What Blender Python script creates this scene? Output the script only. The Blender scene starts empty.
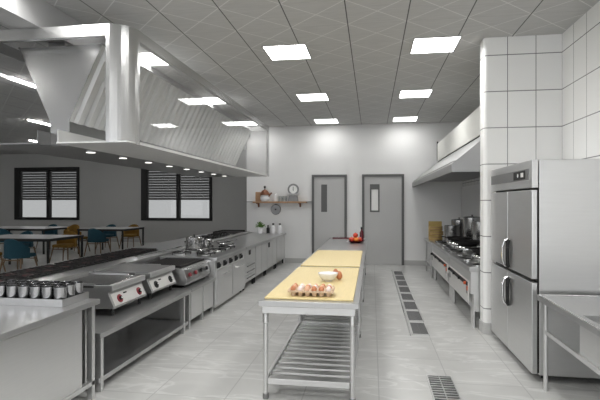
import bpy, bmesh, math, random
from mathutils import Vector, Matrix
random.seed(7)
COL = bpy.context.scene.collection
PI = math.pi

# ---------------------------------------------------------------- materials
MATS = {}
def new_mat(name):
    m = bpy.data.materials.new(name); m.use_nodes = True
    nt = m.node_tree
    return m, nt, nt.nodes['Principled BSDF'], nt.nodes['Material Output']

def plain(name, col, rough=0.5, metal=0.0, noise=0.0, scale=20, emit=None, estr=0, aniso=None, bump=0.0):
    m, nt, b, out = new_mat(name)
    b.inputs['Roughness'].default_value = rough
    b.inputs['Metallic'].default_value = metal
    b.inputs['Base Color'].default_value = (*col, 1)
    if noise > 0:
        tc = nt.nodes.new('ShaderNodeTexCoord')
        mp = nt.nodes.new('ShaderNodeMapping')
        if aniso: mp.inputs['Scale'].default_value = aniso
        nz = nt.nodes.new('ShaderNodeTexNoise'); nz.inputs['Scale'].default_value = scale
        nz.inputs['Detail'].default_value = 4
        nt.links.new(tc.outputs['Object'], mp.inputs['Vector'])
        nt.links.new(mp.outputs[0], nz.inputs['Vector'])
        rp = nt.nodes.new('ShaderNodeMix'); rp.data_type = 'RGBA'
        rp.inputs[6].default_value = (*[c * (1 - noise) for c in col], 1)
        rp.inputs[7].default_value = (*[min(1, c * (1 + noise)) for c in col], 1)
        nt.links.new(nz.outputs['Fac'], rp.inputs[0])
        nt.links.new(rp.outputs[2], b.inputs['Base Color'])
        if bump > 0:
            bp = nt.nodes.new('ShaderNodeBump'); bp.inputs['Strength'].default_value = bump
            bp.inputs['Distance'].default_value = 0.003
            nt.links.new(nz.outputs['Fac'], bp.inputs['Height'])
            nt.links.new(bp.outputs[0], b.inputs['Normal'])
    if emit:
        b.inputs['Emission Color'].default_value = (*emit, 1)
        b.inputs['Emission Strength'].default_value = estr
    MATS[name] = m
    return m

STEEL = plain('brushed_steel', (.65, .65, .645), .30, .80, .05, 6, aniso=(1, 1, 30))
STEEL_TOP = plain('worktop_steel', (.52, .52, .52), .28, .88, .06, 5, aniso=(20, 1, 1))
STEEL_DARK = plain('dark_steel', (.24, .24, .24), .4, .7, .08, 8)
CUPM = plain('cup_steel', (.48, .48, .49), .13, 1.0)
STEEL_SHINE = plain('polished_steel', (.78, .78, .78), .12, 1.0)
STEEL_HOOD = plain('hood_steel', (.54, .54, .535), .24, .9, .04, 5, aniso=(12, 12, 1))
CANOPY = plain('canopy_steel', (.33, .33, .33), .42, .85)
POTM = plain('pot_steel', (.42, .42, .42), .25, 1.0, .1, 10)
GRID = plain('griddle_steel', (.40, .40, .395), .33, .9, .06, 8)
FILTER = plain('filter_steel', (.74, .74, .73), .45, .45, .04, 6)
PANEL = plain('panel_steel', (.72, .71, .69), .4, .6)
FRIDGE = plain('fridge_steel', (.63, .63, .625), .28, .88, .04, 4, aniso=(1, 1, 14))
BLACK = plain('matt_black', (.010, .010, .010), .7, 0, .3, 30)
IRON = plain('cast_iron', (.014, .012, .012), .75, 0, .3, 60, bump=.3)
RED = plain('burgundy_plastic', (.22, .02, .03), .35)
REDW = plain('ember_red_enamel', (.055, .010, .012), .8, 0, .4, 25)
ORANGE = plain('red_orange_plastic', (.55, .10, .03), .4)
WHITEP = plain('white_ceramic', (.85, .85, .86), .2)
WALL = plain('white_painted_wall', (.77, .77, .765), .6, 0, .02, 2)
GREYW = plain('grey_painted_wall', (.40, .40, .39), .8, 0, .05, 1.5)
SOFFIT = plain('soffit_paint', (.42, .42, .42), .8)
DUCT = plain('cream_duct_panel', (.74, .74, .70), .5)
DOORM = plain('grey_door_paint', (.46, .46, .455), .45, 0, .03, 3)
DOORF = plain('door_frame_grey', (.11, .11, .11), .5)
BASEM = plain('baseboard_grey', (.46, .46, .45), .5)
EGGB = plain('brown_egg_shell', (.52, .20, .09), .45, 0, .15, 40)
EGGW = plain('cream_egg_shell', (.78, .66, .60), .45, 0, .05, 40)
EGGP = plain('tan_egg_shell', (.66, .38, .24), .45, 0, .1, 40)
CARTON = plain('pulp_carton', (.62, .46, .32), .9, 0, .15, 60, bump=.4)
BOARD = plain('yellow_wooden_board', (.68, .55, .28), .45, 0, .10, 5, aniso=(14, 1.2, 1))
WOOD = plain('oak_wood', (.40, .24, .13), .5, 0, .2, 8, aniso=(1, 12, 12))
WOODD = plain('chair_leg_wood', (.17, .105, .055), .5, 0, .2, 12)
TEAL = plain('teal_fabric', (.010, .055, .080), .9, 0, .2, 60, bump=.3)
MUST = plain('mustard_fabric', (.20, .108, .014), .9, 0, .2, 60, bump=.3)
TABLETOP = plain('pale_table_laminate', (.62, .62, .63), .25)
GREEN = plain('leaf_green', (.08, .17, .03), .6, 0, .3, 30)
POTY = plain('yellow_bamboo', (.52, .38, .13), .6, 0, .2, 40, aniso=(1, 1, 8))
COPPER = plain('copper', (.20, .075, .035), .5, .2)
SOIL = plain('soil', (.05, .03, .02), .9, 0, .3, 50)
LAMP = plain('ceiling_light_diffuser', (1, 1, 1), .5, emit=(1, .995, .98), estr=7)
LAMPS = plain('hood_lamp_glow', (1, 1, 1), .5, emit=(1, .97, .92), estr=1.6)
STRIPM = plain('strip_lamp_glow', (1, 1, 1), .5, emit=(1, .98, .95), estr=52)
DAY = plain('bright_sky_panel', (1, 1, 1), .5)
FRUITR = plain('red_fruit_skin', (.55, .05, .02), .35, 0, .2, 20)
FRUITO = plain('orange_fruit_skin', (.75, .22, .03), .45, 0, .1, 40)
WINE = plain('dark_red_glass', (.10, .008, .015), .12)
BLIND = plain('dark_blind_slat', (.10, .10, .10), .5)
LABELW = plain('white_label', (.8, .8, .78), .5)

def glass(name, tint=(.9, .9, .9), refl=.12):
    m, nt, b, out = new_mat(name)
    nt.nodes.remove(b)
    tr = nt.nodes.new('ShaderNodeBsdfTransparent'); tr.inputs[0].default_value = (*tint, 1)
    gl = nt.nodes.new('ShaderNodeBsdfGlossy'); gl.inputs['Roughness'].default_value = .02
    fr = nt.nodes.new('ShaderNodeFresnel'); ge = nt.nodes.new('ShaderNodeNewGeometry')
    io = nt.nodes.new('ShaderNodeMix'); io.data_type = 'FLOAT'; io.inputs[2].default_value = 1.38; io.inputs[3].default_value = 1/1.38
    nt.links.new(ge.outputs['Backfacing'], io.inputs[0]); nt.links.new(io.outputs[0], fr.inputs[0])
    ma = nt.nodes.new('ShaderNodeMath'); ma.operation = 'ADD'; ma.inputs[1].default_value = refl; ma.use_clamp = True
    mx = nt.nodes.new('ShaderNodeMixShader')
    nt.links.new(fr.outputs[0], ma.inputs[0]); nt.links.new(ma.outputs[0], mx.inputs[0])
    nt.links.new(tr.outputs[0], mx.inputs[1]); nt.links.new(gl.outputs[0], mx.inputs[2])
    nt.links.new(mx.outputs[0], out.inputs[0])
    return m
GLASS = glass('hood_glass', (.95, .95, .95), .0)
GLASSC = glass('clear_glass', (.9, .92, .92), .05)
GLASSD = glass('window_glass', (.96, .96, .96), .0)
GLASST = glass('tinted_window_glass', (.45, .45, .445), .0)

class NX:
    """tiny helper for math-node expressions"""
    def __init__(s, nt): s.nt = nt
    def m(s, op, a, b=None, c=None):
        n = s.nt.nodes.new('ShaderNodeMath'); n.operation = op
        for i, v in enumerate((a, b, c)):
            if v is None: continue
            if isinstance(v, (int, float)): n.inputs[i].default_value = v
            else: s.nt.links.new(v, n.inputs[i])
        return n.outputs[0]
    def line(s, v, period, off, w):
        """1 inside a line of width w repeating every period"""
        t = s.m('DIVIDE', s.m('SUBTRACT', v, off), period)
        t = s.m('ABSOLUTE', s.m('SUBTRACT', s.m('FRACT', s.m('ADD', t, .5)), .5))
        return s.m('LESS_THAN', t, w / period / 2)

def coords(nt):
    tc = nt.nodes.new('ShaderNodeTexCoord')
    sp = nt.nodes.new('ShaderNodeSeparateXYZ')
    nt.links.new(tc.outputs['Object'], sp.inputs[0])
    return tc, sp.outputs[0], sp.outputs[1], sp.outputs[2]
def mixcol(nt, f, a, b):
    n = nt.nodes.new('ShaderNodeMix'); n.data_type = 'RGBA'
    if isinstance(f, (int, float)): n.inputs[0].default_value = f
    else: nt.links.new(f, n.inputs[0])
    for i, v in ((6, a), (7, b)):
        if isinstance(v, tuple): n.inputs[i].default_value = (*v, 1)
        else: nt.links.new(v, n.inputs[i])
    return n.outputs[2]

def floor_mat():
    m, nt, b, out = new_mat('marble_floor_tile'); e = NX(nt)
    tc, x, y, z = coords(nt)
    g = e.m('MAXIMUM', e.line(x, .6, .055, .009), e.line(y, .6, 4.175, .009))
    nz = nt.nodes.new('ShaderNodeTexNoise'); nz.inputs['Scale'].default_value = 1.6; nz.inputs['Detail'].default_value = 7
    nz.inputs['Distortion'].default_value = 1.2
    nt.links.new(tc.outputs['Object'], nz.inputs['Vector'])
    cr = nt.nodes.new('ShaderNodeValToRGB'); cr.color_ramp.elements[0].position = .3; cr.color_ramp.elements[1].position = .7
    cr.color_ramp.elements[0].color = (.40, .40, .39, 1); cr.color_ramp.elements[1].color = (.50, .50, .485, 1)
    nt.links.new(nz.outputs['Fac'], cr.inputs[0])
    # veins
    mp = nt.nodes.new('ShaderNodeMapping'); mp.inputs['Rotation'].default_value = (0, 0, .5); mp.inputs['Scale'].default_value = (.9, 3.0, 1)
    nt.links.new(tc.outputs['Object'], mp.inputs[0])
    n2 = nt.nodes.new('ShaderNodeTexNoise'); n2.inputs['Scale'].default_value = 1.3; n2.inputs['Detail'].default_value = 6; n2.inputs['Distortion'].default_value = .8
    nt.links.new(mp.outputs[0], n2.inputs['Vector'])
    v = e.m('SUBTRACT', 1, e.m('MULTIPLY', e.m('ABSOLUTE', e.m('SUBTRACT', n2.outputs['Fac'], .5)), 30))
    v = e.m('MULTIPLY', e.m('MAXIMUM', v, 0), .35)
    c = mixcol(nt, v, cr.outputs[0], (.78, .78, .77))
    # small tone change from tile to tile
    vx = nt.nodes.new('ShaderNodeTexWhiteNoise'); vx.noise_dimensions = '2D'
    cb = nt.nodes.new('ShaderNodeCombineXYZ')
    nt.links.new(e.m('FLOOR', e.m('DIVIDE', e.m('SUBTRACT', x, .055), .6)), cb.inputs[0])
    nt.links.new(e.m('FLOOR', e.m('DIVIDE', e.m('SUBTRACT', y, 4.175), .6)), cb.inputs[1])
    nt.links.new(cb.outputs[0], vx.inputs['Vector'])
    c = mixcol(nt, e.m('MULTIPLY', vx.outputs['Value'], .22), c, (.55, .55, .535))
    c = mixcol(nt, e.m('MULTIPLY', g, .75), c, (.30, .30, .295))
    nt.links.new(c, b.inputs['Base Color'])
    b.inputs['Roughness'].default_value = .28
    return m
def ceiling_mat():
    m, nt, b, out = new_mat('lattice_ceiling_tile'); e = NX(nt)
    tc, x, y, z = coords(nt)
    P_ = .625
    jx = e.line(x, P_, .365, .012); jy = e.line(y, P_, 5.125, .004)
    # white double diagonals crossing over pairs of tiles
    u = e.m('SUBTRACT', x, .365); w = e.m('SUBTRACT', y, 5.125)
    s1 = e.m('ADD', u, w); s2 = e.m('SUBTRACT', u, w)
    d = e.m('MAXIMUM', e.line(s1, P_, 0, .016), e.line(s2, P_, 0, .016))
    # fine weave
    mp = nt.nodes.new('ShaderNodeMapping'); mp.inputs['Scale'].default_value = (6, 60, 1)
    nt.links.new(tc.outputs['Object'], mp.inputs[0])
    nz = nt.nodes.new('ShaderNodeTexNoise'); nz.inputs['Scale'].default_value = 1.0; nz.inputs['Detail'].default_value = 3
    nt.links.new(mp.outputs[0], nz.inputs['Vector'])
    c = mixcol(nt, nz.outputs['Fac'], (.42, .42, .415), (.57, .57, .56))
    c = mixcol(nt, e.m('MULTIPLY', d, .42), c, (.92, .92, .90))
    c = mixcol(nt, e.m('MULTIPLY', jy, .35), c, (.15, .15, .15))
    c = mixcol(nt, jx, c, (.10, .10, .10))
    nt.links.new(c, b.inputs['Base Color']); b.inputs['Roughness'].default_value = .85
    return m
def tile_mat(name, axis, off, per, zs, zper):
    m, nt, b, out = new_mat(name); e = NX(nt)
    tc, x, y, z = coords(nt)
    h = x if axis == 'x' else y
    g = e.m('MAXIMUM', e.line(h, per, off, .008), e.line(z, zper, zs, .010))
    nz = nt.nodes.new('ShaderNodeTexNoise'); nz.inputs['Scale'].default_value = 2
    nt.links.new(tc.outputs['Object'], nz.inputs['Vector'])
    c = mixcol(nt, nz.outputs['Fac'], (.86, .86, .845), (.91, .91, .895))
    c = mixcol(nt, g, c, (.22, .22, .22))
    nt.links.new(c, b.inputs['Base Color']); b.inputs['Roughness'].default_value = .22
    return m
FLOOR = floor_mat(); CEIL = ceiling_mat()
TILEX = tile_mat('pillar_wall_tile', 'x', 1.564, .312, 2.42, .425)
TILEY = tile_mat('side_wall_tile', 'y', 5.79, .312, 2.42, .425)

# ---------------------------------------------------------------- mesh building
class MB:
    def __init__(s): s.bm = bmesh.new()
    def box(s, x0, x1, y0, y1, z0, z1):
        vs = [s.bm.verts.new((x, y, z)) for x in (x0, x1) for y in (y0, y1) for z in (z0, z1)]
        for f in ((0,1,3,2),(4,6,7,5),(0,4,5,1),(2,3,7,6),(0,2,6,4),(1,5,7,3)):
            s.bm.faces.new([vs[i] for i in f])
        return s
    def prism(s, pts, axis, a, b):
        """pts: 2D outline extruded along axis from a to b; axis y -> pts are (x,z), x -> (y,z), z -> (x,y)"""
        def mk(p, t):
            if axis == 'y': return (p[0], t, p[1])
            if axis == 'x': return (t, p[0], p[1])
            return (p[0], p[1], t)
        A = [s.bm.verts.new(mk(p, a)) for p in pts]; B = [s.bm.verts.new(mk(p, b)) for p in pts]
        n = len(pts)
        s.bm.faces.new(A); s.bm.faces.new(B[::-1])
        for i in range(n): s.bm.faces.new((A[i], B[i], B[(i+1) % n], A[(i+1) % n]))
        return s
    def strip(s, pts, axis, a, b, th):
        """open profile given a thickness th (offset to the left) and extruded"""
        L = []
        n = len(pts)
        for i, p in enumerate(pts):
            q0 = pts[max(0, i-1)]; q1 = pts[min(n-1, i+1)]
            d = Vector((q1[0]-q0[0], q1[1]-q0[1])).normalized()
            L.append((p[0] - d.y*th, p[1] + d.x*th))
        return s.ringprism(pts, L, axis, a, b)
    def ringprism(s, P1, P2, axis, a, b):
        for i in range(len(P1)-1):
            s.prism([P1[i], P1[i+1], P2[i+1], P2[i]], axis, a, b)
        return s
    def tube(s, p, q, r, r2=None, n=10, caps=True):
        p, q = Vector(p), Vector(q); d = (q-p); r2 = r if r2 is None else r2
        z = d.normalized(); x = z.orthogonal().normalized(); y = z.cross(x)
        A, B = [], []
        for i in range(n):
            t = 2*PI*i/n; o = x*math.cos(t) + y*math.sin(t)
            A.append(s.bm.verts.new(p+o*r)); B.append(s.bm.verts.new(q+o*r2))
        for i in range(n): s.bm.faces.new((A[i], A[(i+1) % n], B[(i+1) % n], B[i]))
        if caps: s.bm.faces.new(A[::-1]); s.bm.faces.new(B)
        return s
    def path(s, pts, r, n=8):
        for a, b in zip(pts, pts[1:]): s.tube(a, b, r, n=n)
        return s
    def lathe(s, prof, c=(0, 0, 0), n=20, cap0=True, cap1=False):
        rings = []
        for r, z in prof:
            rings.append([s.bm.verts.new((c[0]+r*math.cos(2*PI*i/n), c[1]+r*math.sin(2*PI*i/n), c[2]+z)) for i in range(n)])
        for a, b in zip(rings, rings[1:]):
            for i in range(n): s.bm.faces.new((a[i], a[(i+1) % n], b[(i+1) % n], b[i]))
        if cap0: s.bm.faces.new(rings[0][::-1])
        if cap1: s.bm.faces.new(rings[-1])
        return s
    def quad(s, a, b, c, d):
        s.bm.faces.new([s.bm.verts.new(v) for v in (a, b, c, d)]); return s
    def build(s, name, mat, parent=None, bevel=0, smooth=False, off=None):
        if off is not None: bmesh.ops.translate(s.bm, verts=s.bm.verts, vec=-Vector(off))
        bmesh.ops.recalc_face_normals(s.bm, faces=s.bm.faces)
        me = bpy.data.meshes.new(name); s.bm.to_mesh(me); s.bm.free()
        me.materials.append(mat)
        if smooth:
            for p in me.polygons: p.use_smooth = True
        o = bpy.data.objects.new(name, me); COL.objects.link(o)
        if parent: o.parent = parent
        if bevel:
            md = o.modifiers.new('edge', 'BEVEL'); md.width = bevel; md.segments = 2; md.limit_method = 'ANGLE'
        if smooth:
            md = o.modifiers.new('split', 'EDGE_SPLIT'); md.split_angle = math.radians(38)
        return o

def ring(m, x, y, z, r, t, n=16):
    return m.path([(x+r*math.cos(2*PI*i/n), y+r*math.sin(2*PI*i/n), z) for i in range(n+1)], t, n=6)
def tag(o, label=None, cat=None, group=None, kind=None):
    if label: o['label'] = label
    if cat: o['category'] = cat
    if group: o['group'] = group
    if kind: o['kind'] = kind
    return o
def thing(name, loc, label, cat, group=None, rz=0):
    o = bpy.data.objects.new(name, None); COL.objects.link(o)
    o.empty_display_size = .05
    o.location = loc; o.rotation_euler = (0, 0, rz)
    return tag(o, label, cat, group)
def dup(root, loc, label, rz=None, group=None):
    r = root.copy(); COL.objects.link(r); r.location = loc
    if rz is not None: r.rotation_euler = (0, 0, rz)
    r['label'] = label
    if group: r['group'] = group
    for ch in list(root.children):
        c = ch.copy(); COL.objects.link(c); c.parent = r
        for g in list(ch.children):
            d = g.copy(); COL.objects.link(d); d.parent = c
    return r
def struct(name, mb, mat, parent=None, bevel=0):
    o = mb.build(name, mat, parent, bevel)
    if parent is None: o['kind'] = 'structure'
    return o
def ordinal(i): return ['first', 'second', 'third', 'fourth', 'fifth', 'sixth', 'seventh', 'eighth', 'ninth', 'tenth'][i]

CH = 3.48          # ceiling height
XL, XR = -3.2, 2.157
YB, YD = 11.8, 17.0
YF = -3.0
# ---------------------------------------------------------------- the setting
struct('floor', MB().box(-17, 2.4, YF-.2, YD+.2, -.1, 0), FLOOR)
struct('ceiling', MB().box(-17, 2.4, YF-.2, YD+.2, CH, CH+.1), CEIL)
struct('wall_back', MB().box(XL, 2.4, YB, YB+.16, 0, CH), WALL)
struct('wall_right', MB().box(XR, XR+.15, YF, YB, 0, CH), TILEY)
w = MB().box(-17, 2.4, YF-.15, YF, 0, .4).box(-17, 2.4, YF-.15, YF, 3.1, CH)
fx = [-17, -13.8, -10.6, -7.4, -4.2, -1.0, 2.2]
for i, x in enumerate(fx): w.box(x, x+.3, YF-.15, YF, .4, 3.1)
struct('wall_front', w, WALL)
for i in range(len(fx)-1):  # unseen windows behind the camera, added to let in fill light
    a, b = fx[i]+.3, fx[i+1]
    t = bpy.data.objects.new('window_%d' % (i+3), None); COL.objects.link(t); t.location = (a, YF, .4); t['kind'] = 'structure'
    MB().box(0, b-a, -.08, -.07, 0, 2.7).build('pane', GLASSD, t)
    MB().box(0, .04, -.1, -.05, 0, 2.7).box(b-a-.04, b-a, -.1, -.05, 0, 2.7).box(.04, b-a-.04, -.1, -.05, 0, .04).box(.04, b-a-.04, -.1, -.05, 2.66, 2.7).build('window_frame', BLACK, t)
struct('wall_partition', MB().box(XL, XL+.15, YB+.16, YD, 0, CH), WALL)
struct('wall_bulkhead', MB().box(-3.35, -3.10, YF, YB, 3.20, CH), SOFFIT)
struct('wall_left', MB().box(-17.1, -16.9, YF, YD, 0, CH), GREYW)
# tiled pillar wall with a rounded corner at the aisle
r = .045
pts = [(XR, 5.79)] + [(1.30 + r - r*math.sin(t), 5.79 + r - r*math.cos(t)) for t in [i*PI/2/6 for i in range(7)]] + [(1.30, 5.98), (XR, 5.98)]
struct('wall_pillar', MB().prism(pts, 'z', 0, CH), TILEX)
r = .07
pts = [(XR, 5.78)] + [(1.285 + r - r*math.sin(t), 5.765 + r - r*math.cos(t)) for t in [i*PI/2/6 for i in range(7)]] + [(1.285, 5.98), (XR, 5.98)]
struct('trim_1', MB().prism(pts, 'z', 0, .13), BASEM)
# dining wall with two window openings
WZ0, WZ1 = .84, 2.93
wins = [(-14.23, -11.40), (-8.79, -5.95)]
w = MB()
w.box(-17, XL, YD, YD+.2, 0, WZ0); w.box(-17, XL, YD, YD+.2, WZ1, CH)
w.box(-17, wins[0][0], YD, YD+.2, WZ0, WZ1); w.box(wins[0][1], wins[1][0], YD, YD+.2, WZ0, WZ1); w.box(wins[1][1], XL, YD, YD+.2, WZ0, WZ1)
struct('wall_dining', w, GREYW)
for k, (a, b) in enumerate(wins):
    t = bpy.data.objects.new('window_%d' % (k+1), None); COL.objects.link(t); t.location = (a, YD, WZ0); t['kind'] = 'structure'
    W_ = b - a; Hh = WZ1 - WZ0
    fm = MB()
    fm.box(0, .24, -.05, .12, 0, Hh); fm.box(W_-.10, W_, -.05, .12, 0, Hh)
    fm.box(.24, W_-.10, -.05, .12, 0, .10); fm.box(.24, W_-.10, -.05, .12, Hh-.14, Hh)
    mid = .24 + (W_-.34)*.5
    fm.box(mid-.06, mid+.06, -.05, .12, .10, Hh-.14)
    fm.build('window_frame', BLACK, t)
    for (p, q) in ((.24, mid-.06), (mid+.06, W_-.10)):
        MB().box(p, q, .07, .08, .10, Hh-.14).build('pane', GLASST, t)
    bl = MB(); zz = Hh-.16
    while zz > 1.60-WZ0:
        for (p, q) in ((.25, mid-.065), (mid+.065, W_-.11)):
            bl.prism([(0.010, zz-.040), (.030, zz+.045), (.034, zz+.043), (.014, zz-.042)], 'x', p, q)
        zz -= .10
    bl.build('venetian_blind', BLIND, t)
# baseboards on the back wall, between the doors
struct('baseboard_back', MB().box(-2.2, -1.5, YB-.015, YB, 0, .12).box(-.62, -.25, YB-.015, YB, 0, .12).box(.78, 2.1, YB-.015, YB, 0, .12), BASEM)
# doors
def door(n, x0, x1, h, wx0, wx1, framed):
    t = bpy.data.objects.new('door_%d' % n, None); COL.objects.link(t); t.location = (x0, YB, 0); t['kind'] = 'structure'
    W_ = x1 - x0
    f = MB().box(0, .06, -.05, 0, 0, h).box(W_-.06, W_, -.05, 0, 0, h).box(.06, W_-.06, -.05, 0, h-.06, h)
    f.build('door_frame', DOORF, t)
    a, b = wx0-x0, wx1-x0; z0, z1 = 1.30, 1.99
    l = MB().box(.06, a, -.03, 0, .005, h-.06).box(b, W_-.06, -.03, 0, .005, h-.06).box(a, b, -.03, 0, .005, z0).box(a, b, -.03, 0, z1, h-.06)
    l.build('door_leaf', DOORM, t)
    if framed:
        MB().box(a, a+.035, -.038, 0, z0, z1).box(b-.035, b, -.038, 0, z0, z1).box(a+.035, b-.035, -.038, 0, z0, z0+.04).box(a+.035, b-.035, -.038, 0, z1-.13, z1).build('window_frame', DOORF, t)
        MB().box(a+.035, b-.035, -.02, -.01, z0+.04, z1-.13).build('pane', LABELW, t)
    else:
        MB().box(a, b, -.02, -.01, z0, z1).build('pane', DOORF, t)
door(1, -1.50, -.62, 2.235, -1.265, -1.115, False)
door(2, -.246, .777, 2.235, -.05, .185, True)

# ---------------------------------------------------------------- lamps
def light_panel():
    t = thing('ceiling_light', (0, 0, 0), '', 'light')
    MB().box(-.262, .262, -.28, .28, -.004, 0).build('diffuser', LAMP, t)
    ld = bpy.data.lights.new('panel_lamp', 'AREA'); ld.shape = 'RECTANGLE'; ld.size = .50; ld.size_y = .54; ld.energy = 12.5; ld.spread = math.radians(150)
    ld.color = (1, .992, .975)
    lo = bpy.data.objects.new('lamp', ld); COL.objects.link(lo); lo.parent = t; lo.location = (0, 0, -.007)
    MB().box(-.275, -.262, -.293, .293, -.006, 0).box(.262, .275, -.293, .293, -.006, 0).box(-.262, .262, -.293, -.28, -.006, 0).box(-.262, .262, .28, .293, -.006, 0).build('light_frame', STEEL_DARK, t)
    return t
cols = [(-2.90, 'above the big glass hood'), (-1.075, 'in the left aisle column'), (.76, 'in the right aisle column')]
ys = [(5.97, 'nearest the camera'), (8.60, 'in the middle'), (11.19, 'nearest the back wall')]
proto = None
for cx, cl in cols:
    for cy, rl in ys:
        lab = 'square white ceiling light %s, %s' % (cl, rl)
        if proto is None:
            proto = light_panel(); proto.location = (cx, cy, CH); proto['label'] = lab; proto['group'] = 'ceiling light panels'
        else: dup(proto, (cx, cy, CH), lab)
    for cy in (3.35, .72, -1.9):
        dup(proto, (cx, cy, CH), 'square white ceiling light out of view behind the camera, %s from the camera' % {3.35: 'above', .72: 'near', -1.9: 'far'}[cy])
far_data = None
for o in list(COL.objects):
    if o.type == 'LIGHT' and abs(o.parent.location.y - 11.19) < .01:
        if far_data is None: far_data = o.data.copy(); far_data.energy = 2.5
        o.data = far_data
proto = None
for k, (sx, sy, sl) in enumerate([(-5.5, 6.9, 'highest of the three streaks seen through the hood end'), (-7.9, 10.3, 'middle of the three streaks seen through the hood end'), (-10.5, 13.6, 'lowest of the three streaks seen through the hood end')]):
    if proto is None:
        proto = thing('strip_light', (sx, sy, CH), 'slim dining room ceiling strip light, ' + sl, 'light', 'dining room strip lights')
        MB().box(-.022, .022, -.45, .45, -.035, -.012).build('lamp_tube', STRIPM, proto)
        MB().box(-.05, .05, -.49, .49, -.012, 0).build('housing', STEEL_DARK, proto)
    else: dup(proto, (sx, sy, CH), 'slim dining room ceiling strip light, ' + sl)
for sx, sy in ((-5.5, 13.5), (-7.9, 14.6), (-13.2, 13.6), (-13.2, 9), (-10.5, 7), (-7.9, 4.5), (-5.5, 2.0), (-13.2, 4.5), (-10.5, 2.5)):  # extra strip lights out of view, added to brighten the dining room
    dup(proto, (sx, sy, CH), 'unseen strip light added to brighten the dining room')

# ---------------------------------------------------------------- island exhaust hood
HX0, HX1, HY0, HY1, HZ0, HZ1 = -3.78, -2.20, 4.0, 9.95, 2.10, 3.19
hood = thing('exhaust_hood', (-2.99, 4.0, HZ0), 'large island exhaust hood with steel frame, glass sides and a V-shaped filter bank', 'exhaust hood')
O = (-2.99, 4.0, HZ0)
RC = .22; TH = .012
def arc(cx, cy, r, a0, a1, n=10): return [(cx + r*math.cos(a0+(a1-a0)*i/n), cy + r*math.sin(a0+(a1-a0)*i/n)) for i in range(n+1)]
corners = [((HX1-RC, HY0+RC), -PI/2, 0), ((HX0+RC, HY0+RC), -PI, -PI/2)]
for (c, a0, a1) in corners:
    A = arc(*c, RC, a0, a1); B = arc(*c, RC-TH, a0, a1)
    m = MB()
    for i in range(10): m.prism([A[i], A[i+1], B[i+1], B[i]], 'z', HZ0, HZ1)
    m.build('corner_post', STEEL_HOOD, hood, smooth=True, off=O)
m = MB().box(HX1-.06, HX1, HY1-.03, HY1, HZ0, HZ1).box(HX1-.012, HX1, HY1-.10, HY1-.03, HZ0, HZ1)
m.build('corner_post', STEEL_HOOD, hood, off=O)
m = MB().box(HX0, HX0+.06, HY1-.03, HY1, HZ0, HZ1).box(HX0, HX0+.012, HY1-.10, HY1-.03, HZ0, HZ1)
m.build('corner_post', STEEL_HOOD, hood, off=O)
tb = .105
m = MB()
m.box(HX0+RC, HX1-RC, HY0, HY0+TH, HZ1-tb, HZ1); m.box(HX1-TH, HX1, HY0+RC, HY1-.1, HZ1-tb, HZ1)
m.box(HX0, HX0+TH, HY0+RC, HY1-.1, HZ1-tb, HZ1); m.box(HX0+.06, HX1-.06, HY1-TH, HY1, HZ1-tb, HZ1)
# inward turned lip
m.box(HX0+RC, HX1-RC, HY0+TH, HY0+.05, HZ1-tb, HZ1-tb+.01)
m.box(HX1-.05, HX1-TH, HY0+RC, HY1-.1, HZ1-tb, HZ1-tb+.01)
m.build('top_band', STEEL_HOOD, hood, off=O)
m = MB()
m.box(HX1-.006, HX1-.002, HY0+RC, HY1-.1, HZ0+.02, HZ1-tb)
m.build('glass_panel', GLASS, hood, off=O)
MB().box(HX0+.002, HX0+.006, HY0+RC, HY1-.1, HZ0+.02, HZ1-tb).build('glass_panel', GLASS, hood, off=O)
MB().box(HX0+RC, HX1-RC, HY0+.004, HY0+.008, HZ0+.02, HZ1-tb).build('glass_panel', GLASS, hood, off=O)
MB().box(HX0+.06, HX1-.06, HY1-.008, HY1-.004, HZ0+.02, HZ1-tb).build('glass_panel', GLASS, hood, off=O)
# bottom trays either side of the lamp channel
TX = -2.93
for (a, b) in ((TX, HX1-.01), (HX0+.01, -3.13)):
    m = MB().box(a, b, HY0+.015, HY1-.015, HZ0, HZ0+.012)
    if b > -3: m.box(a, a+.012, HY0+.03, HY1-.03, HZ0+.012, HZ0+.13).box(b-.010, b, HY0+RC, HY1-.1, HZ0+.012, HZ0+.03)
    else: m.box(b-.012, b, HY0+.03, HY1-.03, HZ0+.012, HZ0+.13)
    m.build('drip_tray', FILTER if b > -3 else STEEL_DARK, hood, off=O)  # same steel: aisle side coloured lighter as lit, dining side darker as shaded
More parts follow.
